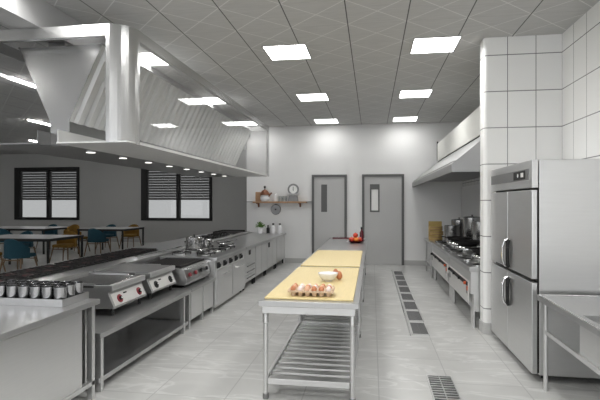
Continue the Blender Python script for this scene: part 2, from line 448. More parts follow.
# V bank
VY0, VY1 = 4.2, 9.8
VT, VK = 3.08, 2.34
prof = [(-3.47, VT), (-3.13, VK), (-3.13, 2.115), (-2.93, 2.115), (-2.93, VK), (-2.58, VT)]
MB().prism(prof, 'y', VY0, VY0+.01).build('end_plate', STEEL_HOOD, hood, off=O)
MB().prism(prof, 'y', VY1-.01, VY1).build('end_plate', STEEL_HOOD, hood, off=O)
MB().box(-3.13, -2.93, VY0+.01, VY1-.01, 2.100, 2.112).box(-3.13, -3.12, VY0+.01, VY1-.01, 2.112, VK).box(-2.94, -2.93, VY0+.01, VY1-.01, 2.112, VK).build('lamp_channel', STEEL_DARK, hood, off=O)
for sgn, xt, xb in ((1, -2.58, -2.93), (-1, -3.47, -3.13)):
    m = MB()
    # corrugated baffles: slope panel with ridges running up the slope
    d = Vector((xt-xb, 0, VT-VK)); nrm = Vector((d.z, 0, -d.x)).normalized() * sgn
    if nrm.x*sgn < 0: nrm = -nrm
    y = VY0+.01; step = .17; up = False
    P0 = Vector((xb, 0, VK)); P1 = Vector((xt, 0, VT))
    verts = []
    while y < VY1-.011:
        h = .030 if up else -.006
        y2 = min(y+step*.5, VY1-.01)
        for yy in (y, y2-.014):
            verts.append((m.bm.verts.new(P0+nrm*h+Vector((0, yy, 0))), m.bm.verts.new(P1+nrm*h+Vector((0, yy, 0)))))
        y = y2; up = not up
    for (a, b), (c, d2) in zip(verts, verts[1:]): m.bm.faces.new((a, c, d2, b))
    o = m.build('baffle_filter', FILTER, hood, off=O)
    MB().tube((xt, VY0, VT), (xt, VY1, VT), .012, n=6).build('filter_rail', STEEL_SHINE, hood, off=O)
# exhaust plenum box on top of the filters reaching the soffit
MB().box(-3.30, -3.12, 4.4, 9.7, 2.9, 3.198).build('exhaust_plenum', STEEL_DARK, hood, off=O)
lamp0 = None
for k in range(8):
    Y = 4.72 + .67*k
    lab = 'small round white downlight under the glass hood, %s from the near end' % ordinal(k)
    if lamp0 is None:
        lamp0 = thing('hood_lamp', (-3.03, Y, 2.0995), lab, 'light', 'downlights under the island hood')
        MB().lathe([(.046, -.014), (.046, -.004)], n=16, cap1=True).build('lens', LAMPS, lamp0)
        MB().lathe([(.058, -.010), (.058, 0), (.047, 0), (.047, -.010)], n=16, cap0=False).build('bezel', STEEL_SHINE, lamp0, smooth=True)
    else: dup(lamp0, (-3.03, Y, 2.0995), lab)

# ---------------------------------------------------------------- right-hand hood over the wok line
rh = thing('wall_exhaust_hood', (XR, 8.9, 1.92), 'sloped steel wall exhaust hood over the wok line', 'exhaust hood')
O = (XR, 8.9, 1.92)
sk = [(.97, 1.92), (.97, 2.02), (1.55, 2.50), (XR-.005, 2.50), (XR-.005, 2.47), (1.56, 2.47), (1.0, 2.00), (1.0, 1.92)]
MB().prism(sk, 'y', 6.0, 11.78).build('canopy', CANOPY, rh, off=O)
MB().prism([(.97, 1.92), (.97, 2.02), (1.55, 2.50), (XR-.005, 2.50), (XR-.005, 1.92)], 'y', 5.99, 6.0).build('end_panel', CANOPY, rh, off=O)
MB().box(1.0, XR-.005, 6.0, 11.78, 2.05, 2.06).build('filter_panel', STEEL_DARK, rh, off=O)
MB().box(1.553, XR-.005, 6.0, 11.66, 2.53, 2.95).build('duct_casing', DUCT, rh, off=O)
MB().box(1.57, XR-.005, 6.0, 11.68, 2.501, 2.53).box(1.545, 1.575, 11.66, 11.70, 2.53, 3.0).build('shadow_gap_trim', BLACK, rh, off=O)

# ---------------------------------------------------------------- aisle row on the left
XF = -2.16
# 1 foreground cabinet
t = thing('work_cabinet', (-2.55, 2.0, 0), 'foreground steel cabinet with closed side panel under the tray of cups', 'cabinet'); O = (-2.55, 2.0, 0)
MB().box(-3.02, -2.14, .4, 3.46, .74, .78).build('worktop', STEEL_TOP, t, bevel=.004, off=O)
MB().box(-3.0, -2.19, .45, 3.30, .14, .74).build('cabinet_body', STEEL, t, bevel=.003, off=O)
MB().box(-2.19, -2.182, 1.2, 3.26, .17, .72).build('side_panel', STEEL, t, bevel=.002, off=O)
MB().box(-2.21, -2.18, 3.325, 3.34, .14, .74).build('post_trim', STEEL_SHINE, t, off=O)
MB().box(-3.0, -2.26, 3.30, 3.40, .14, .74).build('recess_shade', BLACK, t, off=O)  # black box painted in as the shade of the gap beside the leg
MB().box(-2.22, -2.17, .45, 3.44, .11, .14).box(-3.0, -2.22, 3.41, 3.44, .11, .14).build('base_rail', STEEL, t, off=O)
for (x, y) in ((-2.19, 3.415), (-2.98, 3.415), (-2.19, .5), (-2.98, .5)):
    MB().box(x-.02, x+.02, y-.02, y+.02, .0, .74).build('leg', STEEL, t, off=O)
# tray
tr = thing('serving_tray', (-2.6, 3.29, .781), 'shallow steel tray full of metal cups on the foreground cabinet', 'tray'); O = (-2.6, 3.29, .781)
MB().box(-3.0, -2.235, 3.13, 3.455, .781, .787).build('tray_base', STEEL_TOP, tr, off=O)
MB().box(-3.0, -2.235, 3.13, 3.137, .787, .835).box(-3.0, -2.235, 3.448, 3.455, .787, .835).box(-2.242, -2.235, 3.137, 3.448, .787, .835).box(-3.0, -2.993, 3.137, 3.448, .787, .835).build('tray_rim', STEEL_TOP, tr, off=O)
cup0 = None
for ry in range(3):
    for cx in range(7):
        X_ = -2.295 - cx*.098; Y_ = 3.190 + ry*.100
        row = ['front', 'middle', 'back'][ry]
        lab = 'steel cup in the %s row of the tray, %s from the aisle edge' % (row, ordinal(cx))
        if cup0 is None:
            cup0 = thing('metal_cup', (X_, Y_, .788), lab, 'cup', 'metal cups in the tray')
            MB().lathe([(.040, 0), (.044, .004), (.045, .12), (.047, .125), (.047, .130), (.0435, .128), (.041, .07), (.0005, .068)], n=18).build('cup_body', CUPM, cup0, smooth=True)
        else: dup(cup0, (X_, Y_, .788), lab)
# 2 low equipment stand
t = thing('equipment_stand', (-2.6, 4.5, 0), 'low open steel stand with a lower shelf carrying the two griddles', 'stand'); O = (-2.6, 4.5, 0)
MB().box(-3.02, XF, 3.50, 5.43, .445, .49).build('stand_top', STEEL_TOP, t, bevel=.004, off=O)
MB().box(-3.0, XF-.04, 3.55, 5.40, .085, .11).box(XF-.055, XF-.03, 3.52, 5.40, .075, .115).build('lower_shelf', STEEL_TOP, t, bevel=.002, off=O)
MB().box(-3.01, -3.0, 3.55, 5.4, .11, .445).build('back_panel', STEEL, t, off=O)
for (x, y) in ((-2.205, 3.56), (-2.205, 5.27), (-2.95, 3.56), (-2.95, 5.27), (-2.95, 4.46)):
    MB().box(x-.02, x+.02, y-.02, y+.02, 0, .445).build('leg', STEEL, t, off=O)
# griddle
def griddle(loc, label, L, dark):
    t = thing('griddle', loc, label, 'griddle', 'tabletop griddles on the low stand')
    # local: x=0 at the panel bottom edge, y from 0 to L, z=0 stand top
    pr = [(-.68, .07), (0, .07), (0, .085), (-.055, .205), (-.055, .225), (-.02, .235), (-.02, .285), (-.68, .285)]
    MB().prism(pr, 'y', 0, L).build('body', GRID, t, bevel=.004)
    MB().box(-.66, -.05, .02, L-.02, .286, .292).build('cooking_plate', STEEL_SHINE if not dark else STEEL_DARK, t)
    MB().box(-.68, -.66, 0, L, .285, .315).box(-.66, -.20, 0, .012, .285, .300).box(-.66, -.20, L-.012, L, .285, .300).build('splash_guard', GRID, t)
    MB().box(-.055, -.012, .004, L-.004, .240, .290).build('front_rail', STEEL, t, bevel=.006)
    d = Vector((-.055, 0, .12)).normalized(); n = Vector((.12, 0, .055)).normalized()
    o0 = Vector((0, 0, .085))
    def pt(u, y, h): v = o0 + d*u + n*h; return (v.x, y, v.z)
    m = MB(); vs = []
    for h in (.001, .004):
        vs.append([m.bm.verts.new(pt(u, y, h)) for u, y in ((.008, .025), (.008, L-.025), (.125, L-.025), (.125, .025))])
    m.bm.faces.new(vs[0][::-1]); m.bm.faces.new(vs[1])
    for i in range(4): m.bm.faces.new((vs[0][i], vs[0][(i+1) % 4], vs[1][(i+1) % 4], vs[1][i]))
    m.build('control_panel', PANEL, t)
    for yy in (.14, L-.13):
        k = MB().tube(pt(.062, yy, .004), pt(.062, yy, .012), .040, n=18).build('knob_plate', RED if not dark else BLACK, t)
        MB().tube(pt(.062, yy, .012), pt(.062, yy, .030), .020, .016, n=14).build('knob', BLACK, t)
        MB().tube(pt(.062, yy, .030), pt(.062, yy, .033), .009, n=10).build('indicator', LABELW, t)
    m = MB().tube(pt(.10, L*.36, .004), pt(.10, L*.44, .006), .007, n=8)
    m.build('brand_badge', BLACK, t)
    MB().box(-.40, -.20, -.012, 0, .262, .282).build('side_slot', BLACK, t)
    for (x, y) in ((-.05, .06), (-.05, L-.06), (-.62, .06), (-.62, L-.06)):
        MB().tube((x, y, 0), (x, y, .07), .016, n=10).build('foot', BLACK, t)
    return t
griddle((-2.35, 4.02, .491), 'steel tabletop griddle with two burgundy knobs, nearer of the two on the stand', .64, False)
griddle((-2.35, 4.78, .491), 'steel tabletop griddle with dark knobs, farther of the two on the stand', .64, True)
# 3 base cabinet with doors and charbroiler
t = thing('base_cabinet', (-2.6, 5.9, 0), 'low steel cabinet with two doors under the charbroiler', 'cabinet'); O = (-2.6, 5.9, 0)
MB().box(-3.02, XF, 5.45, 6.34, .455, .49).build('worktop', STEEL_TOP, t, bevel=.003, off=O)
MB().box(-3.0, -2.215, 5.50, 6.32, .10, .455).build('cabinet_body', STEEL, t, off=O)
for (a, b) in ((5.51, 5.87), (5.96, 6.31)):
    MB().box(-2.214, -2.195, a, b, .10, .45).build('door', STEEL, t, bevel=.003, off=O)
for (x, y) in ((-2.215, 5.915), (-2.215, 5.47), (-2.95, 5.47), (-2.95, 6.30), (-2.215, 6.31)):
    MB().box(x-.017, x+.017, y-.017, y+.017, 0, .10 if y > 5.48 else .455).build('leg', STEEL, t, off=O)
t = thing('charbroiler', (-2.27, 5.5, .491), 'four-knob charbroiler with a black grate on the low door cabinet', 'charbroiler')
MB().prism([(-.68, .03), (0.0, .03), (0.02, .07), (0.02, .10), (-.02, .22), (-.05, .24), (-.68, .24)], 'y', 0, .84).build('body', GRID, t, bevel=.004)
m = MB()
for k in range(24): m.box(-.60, -.08, .03+k*.033, .045+k*.033, .25, .268)
m.box(-.62, -.60, .02, .82, .242, .268).box(-.08, -.06, .02, .82, .242, .268)
m.build('grate', IRON, t)
MB().box(-.60, -.08, .03, .81, .2405, .2430).build('fire_bed', BLACK, t)
for k in range(4):
    y = .10+k*.20
    MB().tube((.012, y, .15), (.032, y, .155), .026, n=14).build('knob', RED if k < 2 else BLACK, t)
MB().tube((.03, .02, .235), (.03, .82, .235), .012, n=8).box(-.03, .03, .02, .04, .225, .24).box(-.03, .03, .80, .82, .225, .24).build('front_rail', STEEL_SHINE, t)
for (x, y) in ((-.05, .06), (-.05, .78), (-.62, .06), (-.62, .78)):
    MB().tube((x, y, 0), (x, y, .03), .016, n=10).build('foot', BLACK, t)

# 4 cooking range with ovens
RZ = .768
t = thing('cooking_range', (-2.6, 7.2, 0), 'full height steel cooking range with a row of five black knobs', 'stove'); O = (-2.6, 7.2, 0)
MB().box(-3.02, XF-.03, 6.37, 7.93, .05, .72).build('body', STEEL, t, bevel=.003, off=O)
MB().box(-3.02, XF, 6.37, 7.93, .72, RZ).build('cooktop', STEEL_TOP, t, bevel=.005, off=O)
for k in range(5):
    y = 6.50+k*.29
    MB().box(XF-.03, XF-.015, y-.045, y+.045, .60, .68).build('knob_plate', BLACK, t, off=O)
    MB().tube((XF-.015, y, .64), (XF+.01, y, .64), .026, n=12).build('knob', BLACK, t, off=O)
for (a, b) in ((6.42, 7.13), (7.17, 7.88)):
    d = MB().box(XF-.03, XF-.005, a, b, .10, .58).build('oven_door', STEEL, t, bevel=.003, off=O)
    h = MB().path([(XF-.005, a+.22, .50), (XF+.02, a+.22, .50), (XF+.02, b-.22, .50), (XF-.005, b-.22, .50)], .006)
    h.build('handle', STEEL_SHINE, d, off=O)
for (x, y) in ((-2.25, 6.45), (-2.25, 7.85), (-2.95, 6.45), (-2.95, 7.85)):
    MB().tube((x, y, 0), (x, y, .05), .02, n=10).build('foot', BLACK, t, off=O)
for i, bx in enumerate((-2.42, -2.80)):
    for k in range(3):
        y = 6.65+k*.5
        MB().lathe([(.10, 0), (.10, .008), (.055, .012), (.05, .02), (.0005, .022)], c=(bx, y, RZ)).build('burner', STEEL, t, smooth=True, off=O)
        m = MB(); ring(m, bx, y, RZ+.033, .14, .005)
        for a in range(4):
            c, s = math.cos(a*PI/2+PI/4), math.sin(a*PI/2+PI/4)
            m.path([(bx+.14*c, y+.14*s, RZ), (bx+.14*c, y+.14*s, RZ+.035), (bx+.04*c, y+.04*s, RZ+.035)], .006, n=6)
        m.build('pan_support', IRON, t, off=O)
# 5 prep cabinets up to the back wall
ya = 7.96
specs = [(7.96, 8.72, 'drawer'), (8.74, 9.70, 'door'), (9.72, 10.72, 'door'), (10.74, 11.76, 'door')]
nm = ['steel cabinet with drawers beside the five-knob range', 'two-door steel undercounter cabinet next to the drawer cabinet', 'two-door steel undercounter cabinet with a black lock, second from the back wall', 'two-door steel cabinet in the corner by the back wall']
for (a, b, kind), lab in zip(specs, nm):
    t = thing('undercounter_cabinet', (-2.6, a, 0), lab, 'cabinet', 'undercounter cabinets along the left wall'); O = (-2.6, a, 0)
    MB().box(-3.0, XF-.045, a, b, .12, .725).build('cabinet_body', STEEL, t, bevel=.003, off=O)
    if kind == 'drawer':
        MB().box(XF-.045, XF-.03, a+.02, b-.02, .46, .70).build('door', STEEL, t, bevel=.003, off=O)
        MB().box(XF-.03, XF-.02, a+.25, a+.36, .60, .68).build('control_switch', BLACK, t, off=O)
        for q in range(3):
            z0 = .14+q*.105
            d = MB().box(XF-.045, XF-.03, a+.02, b-.02, z0, z0+.092).build('drawer', STEEL, t, bevel=.003, off=O)
            MB().box(XF-.03, XF-.012, a+.12, b-.12, z0+.05, z0+.065).build('handle', STEEL_DARK, d, off=O)
    else:
        mid = (a+b)/2
        for (p, q) in ((a+.02, mid-.01), (mid+.01, b-.02)):
            MB().box(XF-.045, XF-.03, p, q, .14, .70).build('door', STEEL, t, bevel=.003, off=O)
        if b < 10.8 and a > 9.5: MB().box(XF-.03, XF-.02, a+.10, a+.22, .58, .68).build('lock', BLACK, t, off=O)
    for (x, y) in ((XF-.08, a+.05), (XF-.08, b-.05), (-2.95, a+.05), (-2.95, b-.05)):
        MB().tube((x, y, 0), (x, y, .12), .02, n=10).build('leg', BLACK, t, off=O)
tag(MB().box(-3.02, XF, 7.96, 11.79, .727, RZ).build('long_worktop', STEEL_TOP, None, bevel=.004), 'long steel worktop running along the left cabinets to the back wall', 'worktop')

# ---------------------------------------------------------------- dining-side row
t = thing('back_counter', (-3.5, 7, 0), 'long steel counter backing onto the cooking line on the dining side', 'counter'); O = (-3.5, 7, 0)
MB().box(-3.97, -3.05, 1.8, 11.75, .74, .785).build('worktop', STEEL_TOP, t, bevel=.004, off=O)
MB().box(-3.90, -3.08, 1.85, 11.7, .10, .74).build('cabinet_body', STEEL, t, off=O)
MB().box(-3.17, -3.11, 5.9, 11.75, .785, .81).build('back_ledge', STEEL_SHINE, t, off=O)
for y in (1.9, 4.3, 6.8, 9.2, 11.6):
    for x in (-3.85, -3.12):
        MB().tube((x, y, 0), (x, y, .10), .022, n=10).build('leg', STEEL, t, off=O)
rng0 = None
for k in range(5):
    y = 2.15 + k*.98
    lab = 'black and dark red gas range top on the dining side counter, %s from camera' % ordinal(k)
    if rng0 is None:
        rng0 = thing('gas_range_top', (-3.56, y, .786), lab, 'stove', 'black range tops on the dining side')
        MB().box(-.22, .22, 0, .94, 0, .012).build('fire_box', BLACK, rng0, bevel=.003)
        m = MB()
        for i in range(10): m.box(-.21, .21, .04+i*.094, .052+i*.094, .018, .034)
        for i in range(5): m.box(-.20+i*.095, -.188+i*.095, .03, .91, .020, .032)
        m.build('grate', IRON, rng0)
        for i in range(3):
            for j in range(2): MB().lathe([(.07, 0), (.07, .012), (.03, .02), (.0005, .021)], c=(-.10+j*.20, .17+i*.30, .012), n=14).build('burner_cap', REDW, rng0)
    else: dup(rng0, (-3.56, y, .786), lab)
gas0 = None
for (x, y, l) in ((-3.38, 8.45, 'nearer'), (-3.38, 9.55, 'farther')):
    lab = 'slim black gas burner strip on the dining side counter, %s one' % l
    if gas0 is None:
        gas0 = thing('burner_strip', (x, y, .786), lab, 'stove', 'slim black burner strips')
        MB().box(-.13, .13, 0, .95, 0, .02).build('tray', BLACK, gas0, bevel=.003)
        for i in range(4):
            cy = .12+i*.235
            m = MB(); ring(m, 0, cy, .065, .10, .008)
            for a in range(4):
                c, s = math.cos(a*PI/2+.6), math.sin(a*PI/2+.6)
                m.path([(.10*c, cy+.10*s, .02), (.10*c, cy+.10*s, .065), (.03*c, cy+.03*s, .065)], .009, n=6)
            m.build('pan_support', IRON, gas0)
    else: dup(gas0, (x, y, .786), lab)
t = thing('flat_griddle', (-3.5, 10.9, .786), 'low black griddle plate at the far end of the dining side counter', 'griddle')
MB().box(-.3, .3, 0, .80, 0, .022).build('plate', IRON, t, bevel=.004)
MB().box(-.3, -.28, 0, .80, .022, .05).box(-.28, .28, .78, .80, .022, .05).build('splash_guard', BLACK, t)

# pots and pans on the range
def pot(name, loc, r, h, label, mat=STEEL_SHINE, lid=True, group=None):
    mat = POTM
    t = thing(name, loc, label, 'pot', group)
    MB().lathe([(r*.96, 0), (r, .01), (r, h), (r*1.04, h+.004), (r*.96, h), (r*.95, .02), (.0005, .012)], n=24).build('pot_body', mat, t, smooth=True)
    if lid:
        l = MB().lathe([(r*.97, h+.002), (r*.9, h+.012), (r*.3, h+.022), (.0005, h+.024)], n=24, cap0=False).build('lid', mat, t, smooth=True)
        MB().lathe([(.008, h+.022), (.008, h+.035), (.02, h+.04), (.018, h+.05), (.0005, h+.052)], n=10).build('lid_knob', BLACK, l)
    for s in (-1, 1):
        MB().path([(-.03, s*r, h*.8), (-.03, s*(r+.03), h*.8), (.03, s*(r+.03), h*.8), (.03, s*r, h*.8)], .005, n=6).build('handle', mat, t)
    return t
BZ = RZ+.042
pot('stock_pot', (-2.80, 7.15, BZ), .13, .17, 'steel stock pot with lid, nearer of two on the left range')
pot('sauce_pot', (-2.80, 7.65, BZ), .11, .10, 'squat steel pot with lid, farther of two on the left range')
def pan(loc, label, r=.13, mat=POTM, a=0):
    t = thing('frying_pan', loc, label, 'pan', None, rz=a)
    MB().lathe([(r*.8, 0), (r, .04), (r*1.03, .042), (r*.97, .038), (r*.78, .006), (.0005, .005)], n=24).build('pan_body', mat, t, smooth=True)
    MB().path([(r, 0, .035), (r+.08, 0, .05), (r+.2, 0, .06)], .009, n=6).build('handle', STEEL_DARK, t)
pan((-2.42, 6.65, BZ), 'shallow steel frying pan on the near aisle burner of the left range', a=2.2)
pan((-2.42, 7.65, BZ), 'shallow steel frying pan on the far aisle burner of the left range', a=2.6)
pan((-2.75, 8.5, RZ+.001), 'steel frying pan lying on the long left worktop', a=1.0)

# worktop items by the back wall
t = thing('potted_plant', (-2.76, 11.45, RZ+.001), 'small green potted herb at the back corner of the left worktop', 'plant')
MB().lathe([(.055, 0), (.075, .10), (.085, .10), (.085, .12), (.072, .12), (.065, .09), (.0005, .09)], n=16).build('pot', WHITEP, t, smooth=True)
m = MB()
for i in range(150):
    a, e = random.uniform(0, 2*PI), random.uniform(.1, 1.5)
    rr = random.uniform(.03, .12); c = Vector((rr*math.cos(a)*math.cos(e)*1.1, rr*math.sin(a)*math.cos(e)*1.1, .15 + rr*math.sin(e)*1.1))
    u = Vector((random.uniform(-1, 1), random.uniform(-1, 1), random.uniform(-.5, 1))).normalized()*.026
    v = u.orthogonal().normalized()*.014
    m.quad(c-u, c+v, c+u, c-v)
m.build('foliage', GREEN, t)
def bottle(name, loc, r, h, mat, capm, label):
    t = thing(name, loc, label, 'bottle')
    MB().lathe([(r*.95, 0), (r, .01), (r, h*.62), (r*.4, h*.78), (r*.36, h*.92)], n=16, cap1=True).build('bottle_body', mat, t, smooth=True)
    MB().lathe([(r*.5, h*.84), (r*.5, h)], n=12, cap1=True).build('cap', capm, t)
    return t
bottle('sauce_bottle', (-2.57, 11.5, RZ+.001), .04, .20, BLACK, BLACK, 'short dark bottle between the plant and white bottles')
b = bottle('soap_bottle', (-2.44, 11.5, RZ+.001), .055, .25, WHITEP, BLACK, 'white bottle with black cap on back worktop, left of the pair')
b['group'] = 'white bottles by the back wall'
dup(b, (-2.27, 11.5, RZ+.001), 'white bottle with black cap on back worktop, right of the pair')
# wall shelf
t = thing('wall_shelf', (-2.4, YB, 1.52), 'wooden wall shelf on two brackets on the white back wall', 'shelf'); O = (-2.4, YB, 1.52)
MB().box(-2.98, -1.62, YB-.26, YB-.002, 1.525, 1.565).build('shelf_board', WOOD, t, bevel=.003, off=O)
MB().box(-3.16, -2.98, YB-.20, YB-.002, 1.55, 1.565).box(-1.62, -1.50, YB-.20, YB-.002, 1.55, 1.565).build('end_strip', STEEL_DARK, t, off=O)
for x in (-2.88, -1.80):
    MB().box(x-.02, x+.02, YB-.22, YB-.002, 1.505, 1.524).prism([(YB-.06, 1.505), (YB-.002, 1.505), (YB-.002, 1.42)], 'x', x-.02, x+.02).build('bracket', COPPER, t, off=O)
SZ = 1.566
t = thing('cutting_board', (-2.83, YB-.045, SZ), 'pale brown board standing at the left end of the wall shelf', 'board')
MB().box(-.13, .13, 0, .03, 0, .24).build('board_body', WOOD, t, bevel=.01)
t = thing('wooden_teapot', (-2.68, YB-.18, SZ), 'round kettle with copper-brown lid and black knob on the wall shelf', 'kettle')
MB().lathe([(.08, 0), (.115, .05), (.12, .10), (.10, .15), (.06, .18)], n=20, cap1=True).build('kettle_body', WHITEP, t, smooth=True)
l = MB().lathe([(.125, .16), (.12, .20), (.07, .27), (.02, .30)], n=20, cap1=True).build('lid', COPPER, t, smooth=True)
MB().lathe([(.012, .30), (.012, .33), (.03, .35), (.026, .38), (.0005, .40)], n=12).build('lid_knob', BLACK, l, smooth=True)
MB().path([(.10, -.02, .12), (.16, -.02, .20), (.19, -.02, .21)], .018).build('spout', COPPER, t)
t = thing('shelf_jar', (-2.41, YB-.12, SZ), 'white jar standing beside the kettle on the wall shelf', 'jar')
MB().lathe([(.045, 0), (.05, .02), (.05, .16), (.03, .18)], n=16, cap1=True).build('jar_body', WHITEP, t, smooth=True)
MB().lathe([(.034, .181), (.034, .205)], n=14, cap1=True).build('lid', LABELW, t, smooth=True)
for k, x in enumerate((-2.32, -2.235, -2.15)):
    o = MB().lathe([(.03, 0), (.038, .13), (.035, .13), (.028, .008), (.0005, .006)], c=(x, YB-.13, SZ), n=14).build('drinking_glass', GLASSC, None, smooth=True)
    tag(o, 'clear drinking glass on the wall shelf, %s from the kettle side' % ordinal(k), 'glass', 'drinking glasses on the wall shelf')
t = thing('kitchen_scale', (-1.96, YB-.14, SZ), 'kitchen scale with a big round dial at the right of the wall shelf', 'scale')
MB().prism([(-.13, 0), (.13, 0), (.10, .14), (-.10, .14)], 'y', -.07, .07).build('scale_body', STEEL_DARK, t, bevel=.006)
MB().lathe([(.03, .14), (.03, .16), (.14, .165), (.16, .19), (.155, .19), (.135, .17), (.0005, .168)], n=22).build('weighing_pan', WHITEP, t, smooth=True)
MB().tube((0, .01, .30), (0, .05, .30), .145, n=28).build('dial_rim', STEEL_DARK, t)
d = MB().tube((0, .004, .30), (0, .010, .30), .10, n=28).build('dial_face', LABELW, t)
MB().box(-.006, .006, .001, .004, .26, .37).lathe([(.02, 0), (.02, .001)], c=(0, .002, .30), n=10).build('needle', BLACK, d)
MB().box(-.02, .02, .02, .05, .14, .20).build('dial_post', STEEL_DARK, t)
t = thing('hanging_lid', (-2.43, YB-.015, 1.36), 'round steel pan lid hanging below the wall shelf', 'pan lid')
MB().tube((0, 0, 0), (0, -.02, 0), .135, .12, n=28).build('lid_disc', STEEL_DARK, t)
MB().tube((0, -.02, 0), (0, -.05, 0), .02, n=12).build('lid_knob', BLACK, t)
MB().tube((0, .012, .135), (0, -.03, .140), .006, n=6).build('hook', STEEL_DARK, t)

# ---------------------------------------------------------------- prep tables in the aisle
TZ = .78
def prep_table(y0, y1, label, board, blabel):
    t = thing('prep_table', (-.49, (y0+y1)/2, 0), label, 'table', 'steel prep tables in a line'); O = (-.49, (y0+y1)/2, 0)
    x0, x1 = -.880, -.098
    MB().box(x0, x1, y0, y1, TZ-.045, TZ).build('table_top', STEEL_TOP, t, bevel=.004, off=O)
    MB().box(x0+.03, x1-.03, y0+.02, y0+.035, TZ-.10, TZ-.045).box(x0+.03, x1-.03, y1-.035, y1-.02, TZ-.10, TZ-.045).box(x0+.03, x0+.045, y0+.035, y1-.035, TZ-.10, TZ-.045).box(x1-.045, x1-.03, y0+.035, y1-.035, TZ-.10, TZ-.045).build('apron', STEEL, t, off=O)
    for x in (x0+.05, x1-.05):
        for y in (y0+.05, y1-.05):
            l = MB().tube((x, y, 0), (x, y, TZ-.046), .019, n=14).build('leg', STEEL, t, smooth=True, off=O)
            MB().tube((x, y, .60), (x, y, TZ-.11), .025, n=14).build('leg_socket', STEEL_SHINE, l, smooth=True, off=O)
            MB().tube((x, y, .001), (x, y, .04), .024, n=14).build('foot', STEEL_DARK, l, smooth=True, off=O)
    m = MB()
    for y in (y0+.05, y1-.05): m.box(x0+.07, x1-.07, y-.018, y+.018, .12, .165)
    for x in (x0+.05, x1-.05): m.box(x-.014, x+.014, y0+.07, y1-.07, .12, .165)
    m.build('shelf_frame', STEEL, t, bevel=.002, off=O)
    n = int((y1-y0-.14)/.122)
    for k in range(n):
        y = y0+.11 + k*(y1-y0-.22)/(n-1)
        o = MB().box(x0+.064, x1-.064, y-.032, y+.032, .135, .152).build('shelf_slat', STEEL, t, bevel=.003, off=O)
    if board:
        o = MB().box(x0+.035, x1-.045, y0+.07, y1-.04, TZ+.001, TZ+.014).build('wooden_board', BOARD, None, bevel=.003)
        tag(o, blabel, 'board', 'yellow wooden work boards')
    return t
prep_table(3.58, 5.47, 'nearest steel prep table with slatted lower shelf, under the egg carton', True, 'yellow wooden work board on the nearest prep table, under the eggs')
prep_table(5.49, 7.40, 'middle steel prep table of the line in the aisle', True, 'yellow wooden work board on the middle prep table, bare')
prep_table(7.42, 10.12, 'farthest prep table with bare steel top near the back doors', False, '')
BT = TZ+.015
# egg carton
ex, ey, px_ = -.485, 3.80, .057
t = thing('egg_carton', (ex, ey, BT), 'open pulp egg carton filled with eggs on the yellow board', 'egg carton')
m = MB()
NX_, NY_ = 6, 3
for i in range(NX_):
    for j in range(NY_):
        cx, cy = (i-2.5)*px_, (j-1)*px_
        m.lathe([(.013, 0), (.018, .004), (.0262, .042), (.0285, .046), (.0265, .046), (.017, .014), (.0005, .012)], c=(cx, cy, 0), n=10)
m.build('egg_cups', CARTON, t, smooth=True)
m = MB()
w_, d_ = NX_*px_/2+.004, NY_*px_/2+.004
for i in range(NX_+1):
    for j in range(NY_+1):
        cx, cy = (i-3)*px_, (j-1.5)*px_
        m.lathe([(.013, .036), (.006, .060), (.003, .064)], c=(cx, cy, 0), n=8, cap1=True)
for i in range(NX_+1): m.box((i-3)*px_-.0025, (i-3)*px_+.0025, -NY_*px_/2, NY_*px_/2, .036, .046)
for j in range(NY_+1): m.box(-NX_*px_/2, NX_*px_/2, (j-1.5)*px_-.0025, (j-1.5)*px_+.0025, .036, .046)
m.build('divider_cones', CARTON, t, smooth=True)
m = MB()
m.box(-w_-.008, w_+.008, -d_-.008, -d_+.006, .034, .046).box(-w_-.008, w_+.008, d_-.006, d_+.008, .034, .046)
m.box(-w_-.008, -w_+.006, -d_+.006, d_-.006, .034, .046).box(w_-.006, w_+.008, -d_+.006, d_-.006, .034, .046)
m.build('rim', CARTON, t)
def egg_mesh(rr=.0235, hh=.062):
    m = MB(); pr = []
    for i in range(13):
        a = -PI/2 + PI*i/12
        z = math.sin(a); r_ = math.cos(a)*(1 - .14*z)
        pr.append((max(r_*rr, .0003), (z+1)*hh/2))
    return m.lathe(pr, n=14, cap1=True)
egg_src = {k: egg_mesh().build('egg', mt, None, smooth=True) for k, mt in (('brown', EGGB), ('cream', EGGW), ('tan', EGGP))}
used = set()
pattern = ['brown cream tan brown brown cream'.split(), 'tan cream brown cream tan brown'.split(), 'brown cream cream tan brown cream'.split()]
for j in range(NY_):
    for i in range(NX_):
        c = pattern[j][i]
        s = egg_src[c]
        o = s if c not in used else s.copy()
        if c in used: COL.objects.link(o)
        used.add(c)
        o.location = (ex+(i-2.5)*px_, ey+(j-1)*px_, BT+.020)
        o.rotation_euler = (random.uniform(-.06, .06), random.uniform(-.06, .06), 0)
        tag(o, '%s egg in the carton, %s from the left in the %s row' % (c, ordinal(i), ['front', 'middle', 'back'][j]), 'egg', 'eggs in the carton')
for k, (x, y, rx, lab) in enumerate([(-.315, 4.57, 0, 'brown egg standing against the right side of the white bowl'), (-.36, 4.71, 0, 'brown egg just behind the white bowl')]):
    o = egg_mesh(.031, .085).build('egg', EGGB, None, smooth=True)
    o.location = (x, y, BT+.001); o.rotation_euler = (rx, 0, 0)
    tag(o, lab, 'egg', 'loose brown eggs by the bowl')
o = MB().lathe([(.035, 0), (.038, .008), (.06, .02), (.088, .055), (.096, .078), (.091, .078), (.082, .054), (.055, .026), (.0005, .018)], n=28).build('mixing_bowl', WHITEP, None, smooth=True)
o.location = (-.415, 4.48, BT); tag(o, 'small white ceramic bowl on the yellow board behind the eggs', 'bowl')
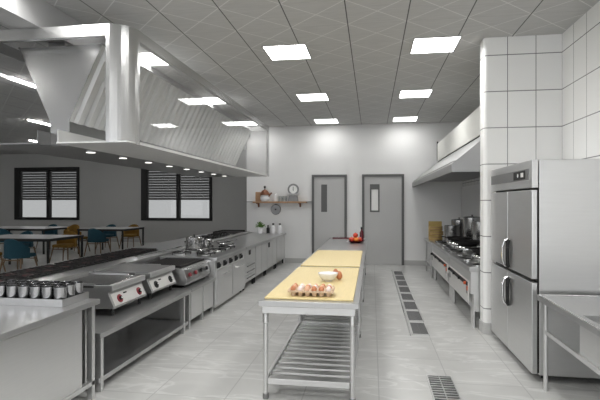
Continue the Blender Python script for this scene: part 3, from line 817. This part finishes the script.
# fruit plate and bottle at the far table
t = thing('fruit_plate', (-.31, 8.95, TZ+.001), 'dark red plate of fruit on the farthest prep table', 'plate')
MB().lathe([(.09, 0), (.10, .008), (.17, .035), (.178, .038), (.165, .038), (.095, .014), (.0005, .012)], n=24).build('plate_body', WINE, t, smooth=True)
fr0 = None
sp = [(-.07, -.02, .035, FRUITR, 'red apple at the left of the fruit plate', 'apple'), (.02, -.06, .032, FRUITO, 'orange fruit at the front of the fruit plate', 'orange'), (.075, .02, .035, FRUITR, 'red apple at the right of the fruit plate', 'apple'), (-.01, .06, .03, FRUITO, 'orange fruit at the back of the fruit plate', 'orange'), (0, 0.0, .10, FRUITR, 'red apple on top of the fruit heap', 'apple')]
for (dx, dy, dz, mt, lab, nm_) in sp:
    pr = [(max(.0005, .048*math.cos(-PI/2+PI*i/10)), .045+.045*math.sin(-PI/2+PI*i/10)) for i in range(11)]
    o = MB().lathe(pr, n=16, cap1=True).build(nm_, mt, None, smooth=True)
    MB().tube((0, 0, .088), (.004, 0, .105), .003, n=5).build('stem', WOODD, o)
    o.location = (-.31+dx, 8.95+dy, TZ+.018+ (0 if dz < .05 else .078)); tag(o, lab, 'fruit')
bottle('wine_bottle', (-.20, 9.25, TZ+.001), .038, .28, WINE, BLACK, 'dark red glass bottle behind the fruit plate')
t = thing('chopping_board', (-.62, 9.98, TZ+.001), 'thin dark red chopping board at the far edge of the last prep table', 'board')
MB().box(-.20, .20, -.12, .12, 0, .02).build('board_body', WINE, t, bevel=.004)
MB().box(-.05, .05, .085, .10, .020, .023).build('grip_slot', BLACK, t)

# ---------------------------------------------------------------- floor drains
def grate(loc, L, label, W_=.20, n=9, bw=.008, bm=None):
    t = thing('floor_grate', loc, label, 'drain', 'steel floor drain grates')
    MB().box(-W_/2, -W_/2+.012, 0, L, 0, .008).box(W_/2-.012, W_/2, 0, L, 0, .008).box(-W_/2+.012, W_/2-.012, 0, .02, 0, .008).box(-W_/2+.012, W_/2-.012, L-.02, L, 0, .008).build('frame', STEEL, t)
    m = MB()
    for k in range(n):
        y = .02 + (k+.5)*(L-.04)/n
        m.box(-W_/2+.012, W_/2-.012, y-bw, y+bw, .001, .007)
    m.box(-.004, .004, .02, L-.02, .0005, .005)
    m.build('bars', bm or STEEL, t)
    MB().box(-W_/2+.012, W_/2-.012, .02, L-.02, .0001, .0006).build('channel', BLACK, t)
    return t
GX = .565
g0 = grate((GX, 5.62, .0005), .56, 'steel floor drain grate in the far run, first from the camera', n=20, bw=.0075, bm=STEEL_DARK)
for k in range(1, 8):
    dup(g0, (GX, 5.62+k*.645, .0005), 'steel floor drain grate in the far run, %s from the camera' % ordinal(k))
grate((GX+.02, 3.42, .0005), .90, 'large separate floor drain grate nearest the camera', W_=.22, n=17, bw=.010)
o = MB().box(GX-.13, GX-.115, 5.55, 10.85, .0002, .004).build('drain_edging', STEEL_SHINE, None)
tag(o, 'thin bright metal edging strip along the left of the floor drains', 'trim')

# ---------------------------------------------------------------- right: refrigerator
FX = 1.36; FB = 1.42
t = thing('refrigerator', (1.77, 5.0, 0), 'tall four-door stainless steel refrigerator by the tiled pillar', 'refrigerator'); O = (1.77, 5.0, 0)
MB().box(FB, 2.13, 4.30, 5.72, .06, 1.915).build('fridge_body', FRIDGE, t, bevel=.004, off=O)
MB().box(FX, FB-.008, 4.30, 5.70, 1.672, 1.915).build('header_panel', FRIDGE, t, bevel=.004, off=O)
cp = MB().box(FX-.006, FX, 4.38, 5.67, 1.745, 1.842).build('control_strip', STEEL_DARK, t, off=O)
MB().box(FX-.010, FX-.006, 4.46, 4.80, 1.755, 1.832).build('display', BLACK, cp, off=O)
MB().box(FX-.013, FX-.010, 4.50, 4.57, 1.775, 1.815).tube((FX-.013, 4.66, 1.795), (FX-.010, 4.66, 1.795), .018, n=12).build('display_symbols', LABELW, cp, off=O)
for (z0, z1) in ((.07, .855), (.885, 1.655)):
    for (y0, y1, hy, side) in ((4.305, 5.035, 4.99, 1), (5.045, 5.70, 5.09, -1)):
        d = MB().box(FX, FB-.012, y0, y1, z0, z1).build('door', FRIDGE, t, bevel=.006, off=O)
        zc = 1.035 if z0 > .5 else .655
        if side == 1:
            def hp(b): return [(FX-.004, hy, zc+.135), (FX-.010-b*.6, hy, zc+.12), (FX-.010-b, hy, zc+.06), (FX-.010-b, hy, zc-.06), (FX-.010-b*.6, hy, zc-.12), (FX-.004, hy, zc-.135)]
            h = MB().path([(x, hy-.015-.03*(1-abs(z-zc)/.135), z) for x, y, z in hp(.012)], .018, n=10).build('handle', BLACK, d, smooth=True, off=O)
            MB().path([(x, hy+.022, z) for x, y, z in hp(.045)], .013, n=10).build('grip', STEEL_SHINE, h, smooth=True, off=O)
MB().box(FB-.012, FB-.001, 4.302, 5.68, .08, 1.72).build('door_gasket', BLACK, t, off=O)
for (x, y) in ((1.50, 4.42), (1.50, 5.60), (2.06, 4.42), (2.06, 5.60)):
    MB().tube((x, y, 0), (x, y, .06), .025, n=10).build('foot', BLACK, t, off=O)

# ---------------------------------------------------------------- right: sink table
t = thing('sink_table', (1.75, 2.8, 0), 'steel sink table with one basin in the right foreground', 'sink'); O = (1.75, 2.8, 0)
SX0, SX1, SY0, SY1, SZt = 1.37, 2.13, 1.4, 4.20, .768
bx0, bx1, by0, by1 = 1.435, 2.02, 2.55, 3.50
m = MB()
m.box(SX0, bx0, SY0, SY1, SZt-.04, SZt).box(bx1, SX1, SY0, SY1, SZt-.04, SZt).box(bx0, bx1, SY0, by0, SZt-.04, SZt).box(bx0, bx1, by1, SY1, SZt-.04, SZt)
m.build('worktop', STEEL_TOP, t, off=O)
MB().box(SX0, SX0+.012, SY0, SY1, SZt, SZt+.010).box(SX0+.012, SX1, SY1-.012, SY1, SZt, SZt+.010).build('raised_rim', STEEL_SHINE, t, bevel=.003, off=O)
m = MB()
m.box(bx0-.012, bx0, by0-.012, by1+.012, .50, SZt-.041).box(bx1, bx1+.012, by0-.012, by1+.012, .50, SZt-.041).box(bx0, bx1, by0-.012, by0, .50, SZt-.041).box(bx0, bx1, by1, by1+.012, .50, SZt-.041).box(bx0, bx1, by0, by1, .50, .512)
b_ = m.build('basin', STEEL, t, off=O)
MB().lathe([(.04, 0), (.04, .003), (.03, .004), (.0005, .001)], c=(1.76, 3.14, .512), n=16).build('drain', STEEL_DARK, b_, off=O)
for (x, y) in ((1.41, 4.12), (2.08, 4.12), (1.41, 1.5), (2.08, 1.5)):
    l = MB().tube((x, y, 0), (x, y, SZt-.041), .018, n=14).build('leg', STEEL, t, smooth=True, off=O)
MB().box(1.40, 1.42, 1.5, 4.10, .47, .50).box(2.07, 2.09, 1.5, 4.10, .47, .50).build('side_rail', STEEL, t, off=O)
MB().box(2.118, 2.13, SY0, SY1-.02, SZt+.001, SZt+.10).build('backsplash', STEEL, t, off=O)

# ---------------------------------------------------------------- right: wok line
def wok_range(y0, y1, label, rings):
    t = thing('wok_range', (1.65, (y0+y1)/2, 0), label, 'stove', 'wok ranges along the right wall'); O = (1.65, (y0+y1)/2, 0)
    X0 = 1.18
    MB().box(X0, 2.10, y0, y1, .69, .75).build('cooktop', STEEL_TOP, t, bevel=.006, off=O)
    MB().prism([(X0+.02, .42), (X0+.02, .69), (2.08, .69), (2.08, .20), (X0+.08, .20), (X0+.05, .42)], 'y', y0+.01, y1-.01).build('body', STEEL, t, off=O)
    L = y1-y0
    pn = MB().box(X0+.004, X0+.02, y0+.10, y1-.10, .28, .56).build('front_panel', PANEL, t, bevel=.003, off=O)
    MB().box(X0-.004, X0+.004, y0+.12, y1-.12, .50, .55).build('control_bar', BLACK, t, off=O)
    for k in range(4):
        y = y0+.2+k*(L-.4)/3
        MB().tube((X0-.004, y, .525), (X0-.03, y, .525), .020, n=12).build('knob', ORANGE if k == 0 else BLACK, t, off=O)
    for y in (y0+.16, y1-.2):
        MB().box(X0-.002, X0+.004, y-.02, y+.03, .40, .48).build('gas_valve', STEEL_DARK, t, off=O)
    MB().box(X0-.006, X0+.004, y0+.12, y0+.16, .44, .495).build('red_tag', ORANGE, t, off=O)
    for y in (y0+.06, y0+.16, y1-.16, y1-.06):
        MB().tube((X0+.07, y, 0), (X0+.07, y, .42), .022, n=12).build('leg', STEEL, t, smooth=True, off=O)
    for y in (y0+.06, y1-.06):
        MB().tube((2.0, y, 0), (2.0, y, .20), .022, n=12).build('leg', STEEL, t, smooth=True, off=O)
    for y in rings:
        MB().lathe([(.225, 0), (.225, .03), (.21, .05), (.18, .05), (.16, .02), (.0005, .015)], c=(1.62, y, .751), n=26).build('burner_ring', STEEL_SHINE, t, smooth=True, off=O)
        MB().lathe([(.06, 0), (.06, .02), (.03, .03), (.0005, .032)], c=(1.30, y-.28, .751), n=16).build('small_burner', STEEL_SHINE, t, smooth=True, off=O)
    return t
wok_range(6.02, 7.66, 'wok range nearer the tiled pillar, with red and black knobs', (6.4, 6.98))
wok_range(7.69, 9.80, 'wok range farther from the tiled pillar, by the yellow steamers', (8.4, 9.2))
w0 = None
for (x, y, lab) in ((1.62, 6.98, 'black wok nearest the tiled pillar'), (1.62, 8.4, 'black wok in the middle of the right wok line'), (1.62, 9.2, 'black wok farthest along the right wok line')):
    if w0 is None:
        w0 = thing('wok', (x, y, .79), lab, 'wok', 'black woks on the right stoves')
        MB().lathe([(.04, .0), (.12, .015), (.19, .05), (.225, .10), (.23, .10), (.195, .045), (.12, .022), (.0005, .012)], n=28).build('wok_body', IRON, w0, smooth=True)
        MB().path([(-.215, 0, .09), (-.27, -.02, .105), (-.32, -.05, .11)], .010, n=8).build('handle', BLACK, w0)
    else: dup(w0, (x, y, .79), lab)
pan((1.32, 7.80, .752), 'bright steel pan near the front edge of the right wok line', r=.12, a=2.0)
pan((1.33, 9.45, .752), 'bright steel pan near the yellow steamers on the right', r=.12, a=-1.4)
# ladle bowls
for k, (x, y) in enumerate(((1.28, 7.02), (1.28, 8.60))):
    o = MB().lathe([(.03, 0), (.06, .02), (.085, .05), (.08, .05), (.055, .025), (.0005, .01)], c=(0, 0, 0), n=20).build('steel_bowl', STEEL_SHINE, None, smooth=True)
    o.location = (x, y, .752); tag(o, 'small steel bowl at the front edge of the right wok line, %s one' % ['nearer', 'farther'][k], 'bowl', 'small steel bowls on the wok line')
# tall pots at the back of the right line
for k, (x, y, r_, h, lab) in enumerate([(1.92, 9.52, .17, .50, 'tall steel pot against the right wall beyond the black woks'), (1.93, 8.88, .15, .44, 'tall steel pot against the right wall between the two far woks'), (1.95, 7.75, .13, .36, 'steel pot against the right wall nearest the pillar')]):
    pot('stock_pot', (x, y, .751), r_, h, lab, STEEL, lid=(k % 2 == 0))
# yellow steamer baskets on a side table
t = thing('side_table', (1.35, 10.3, 0), 'small steel side table at the far end of the wok line', 'table'); O = (1.35, 10.3, 0)
MB().box(1.17, 2.08, 9.83, 10.9, .70, .74).build('table_top', STEEL_TOP, t, bevel=.003, off=O)
for (x, y) in ((1.21, 9.87), (2.04, 9.87), (1.21, 10.86), (2.04, 10.86)):
    MB().tube((x, y, 0), (x, y, .70), .018, n=10).build('leg', STEEL, t, off=O)
MB().box(1.19, 2.06, 9.86, 10.88, .24, .26).build('lower_shelf', STEEL, t, off=O)
for k in range(3):
    st = thing('steamer_basket', (1.34+.02*(k % 2), 10.33, .742+k*.105), 'yellow bamboo steamer basket, %s of the stack on the side table' % ['bottom', 'middle', 'top'][k], 'steamer', 'stacked yellow steamers')
    MB().lathe([(.14, 0), (.14, .085), (.13, .085), (.13, .01), (.0005, .008)], n=24).build('basket_body', POTY, st, smooth=True)
    MB().lathe([(.146, .015), (.146, .03), (.141, .03)], n=24, cap0=False).lathe([(.146, .06), (.146, .075), (.141, .075)], n=24, cap0=False).build('binding_band', WOOD, st, smooth=True)
tag(MB().box(1.22, 1.50, 10.56, 10.58, .742, 1.13).build('wooden_tray', POTY, None, bevel=.004), 'yellow wooden tray standing upright behind the steamer stack', 'tray')
pot('stock_pot', (1.63, 10.05, .742), .15, .32, 'wide steel pot on the side table right of the steamers', STEEL, lid=False)
pot('stock_pot', (1.86, 10.55, .742), .17, .42, 'tall lidded steel pot at the far wall side of the side table', STEEL, lid=True)
tag(MB().box(XR-.03, XR-.002, 6.0, 11.78, .76, 1.91).build('wall_splashback', STEEL, None), 'steel splashback sheet on the wall behind the woks', 'splashback')

# ---------------------------------------------------------------- dining room
def dining_table(loc, L, W_, label):
    t = thing('dining_table', loc, label, 'table', 'dining tables beyond the kitchen')
    MB().box(0, L, 0, W_, .725, .75).build('table_top', TABLETOP, t)
    MB().box(0, L, 0, .03, .692, .725).box(0, L, W_-.03, W_, .692, .725).box(0, .03, .03, W_-.03, .692, .725).box(L-.03, L, .03, W_-.03, .692, .725).box(-.006, L+.006, -.006, 0, .715, .752).box(L, L+.006, 0, W_, .715, .752).build('table_frame', BLACK, t)
    for x in (.025, L-.025):
        for y in (.025, W_-.025): MB().box(x-.02, x+.02, y-.02, y+.02, 0, .692).build('leg', BLACK, t)
dining_table((-8.9, 9.20, 0), 2.0, 1.25, 'nearest dining table with pale top and black frame at left')
dining_table((-11.9, 12.6, 0), 2.3, 1.35, 'dining table under the left window, behind the nearest dining table')
dining_table((-8.65, 12.8, 0), 1.45, 1.3, 'right-hand dining table between the teal and mustard chairs')
def chair(loc, rz, mat, label, group):
    t = thing('dining_chair', loc, label, 'chair', group, rz)
    # faces +y (sitter looks to +y)
    m = MB(); A = arc(0, .02, .27, PI*1.02, PI*1.98, 14); B = arc(0, .02, .22, PI*1.02, PI*1.98, 14)
    for i in range(14):
        h0 = .60 + .20*math.sin(PI*i/14)**1.2; h1 = .60 + .20*math.sin(PI*(i+1)/14)**1.2
        vs = [m.bm.verts.new((p[0], p[1], z)) for p, z in ((A[i], .40), (A[i+1], .40), (B[i+1], .40), (B[i], .40), (A[i], h0), (A[i+1], h1), (B[i+1], h1), (B[i], h0))]
        for f in ((0,1,5,4), (2,3,7,6), (4,5,6,7), (3,2,1,0)): m.bm.faces.new([vs[q] for q in f])
        if i == 0: m.bm.faces.new([vs[q] for q in (0,4,7,3)])
        if i == 13: m.bm.faces.new([vs[q] for q in (1,2,6,5)])
    m.build('backrest', mat, t, smooth=True)
    MB().box(-.22, .22, -.17, .26, .40, .48).build('seat', mat, t, bevel=.03)
    for (x, y) in ((-.2, -.18), (.2, -.18), (-.2, .22), (.2, .22)):
        MB().tube((x, y, .40), (x*1.3, y*1.35, 0), .020, .013, n=10).build('leg', WOODD, t, smooth=True)
    MB().tube((-.2, .24, .36), (.2, .24, .36), .012, n=8).build('stretcher', WOODD, t)
    MB().tube((-.2, -.19, .36), (.2, -.19, .36), .012, n=8).build('stretcher', WOODD, t)
    return t
G1, G2 = 'teal dining chairs', 'mustard dining chairs'
c1 = chair((-7.25, 8.75, 0), 0, TEAL, 'teal armchair with its back to the kitchen at the nearest dining table', G1)
dup(c1, (-7.85, 12.55, 0), 'teal armchair pushed under the right-hand dining table', 0)
dup(c1, (-8.68, 14.5, 0), 'teal armchair behind the right-hand dining table, only its top edge showing', PI)
dup(c1, (-10.7, 14.3, 0), 'teal armchair behind the table under the left window', PI)
dup(c1, (-10.5, 12.2, 0), 'teal armchair in front of the table under the left window', 0)
c2 = chair((-8.05, 8.75, 0), 0, MUST, 'mustard armchair at the left picture edge beside the near teal chair', G2)
dup(c1, (-8.85, 10.8, 0), 'teal armchair facing the kitchen behind the nearest dining table', PI)
dup(c2, (-7.75, 11.0, 0), 'mustard armchair behind the nearest dining table', PI)
dup(c2, (-9.03, 13.3, 0), 'mustard armchair at the left end of the right-hand dining table', -PI/2)
dup(c2, (-7.95, 14.65, 0), 'mustard armchair behind the right end of the right-hand dining table', PI)
dup(c2, (-9.9, 14.3, 0), 'mustard armchair behind the right end of the left window table', PI)

# ---------------------------------------------------------------- world, camera
W = bpy.data.worlds.new('World'); bpy.context.scene.world = W; W.use_nodes = True
W.node_tree.nodes['Background'].inputs[0].default_value = (.95, .97, 1, 1)
W.node_tree.nodes['Background'].inputs[1].default_value = 2.0
cam = bpy.data.cameras.new('Camera'); co = bpy.data.objects.new('Camera', cam); COL.objects.link(co)
th = math.atan(72/470)
co.location = (0, 0, 1.55); co.rotation_euler = (PI/2, 0, th)
cam.sensor_width = 36; cam.lens = 36*470/600; cam.shift_y = 2/600; cam.clip_start = .05
sc = bpy.context.scene; sc.camera = co
sc.view_settings.view_transform = 'Standard'; sc.view_settings.look = 'None'
sc.view_settings.exposure = 0.25; sc.view_settings.gamma = 1
sc.view_settings.use_curve_mapping = False
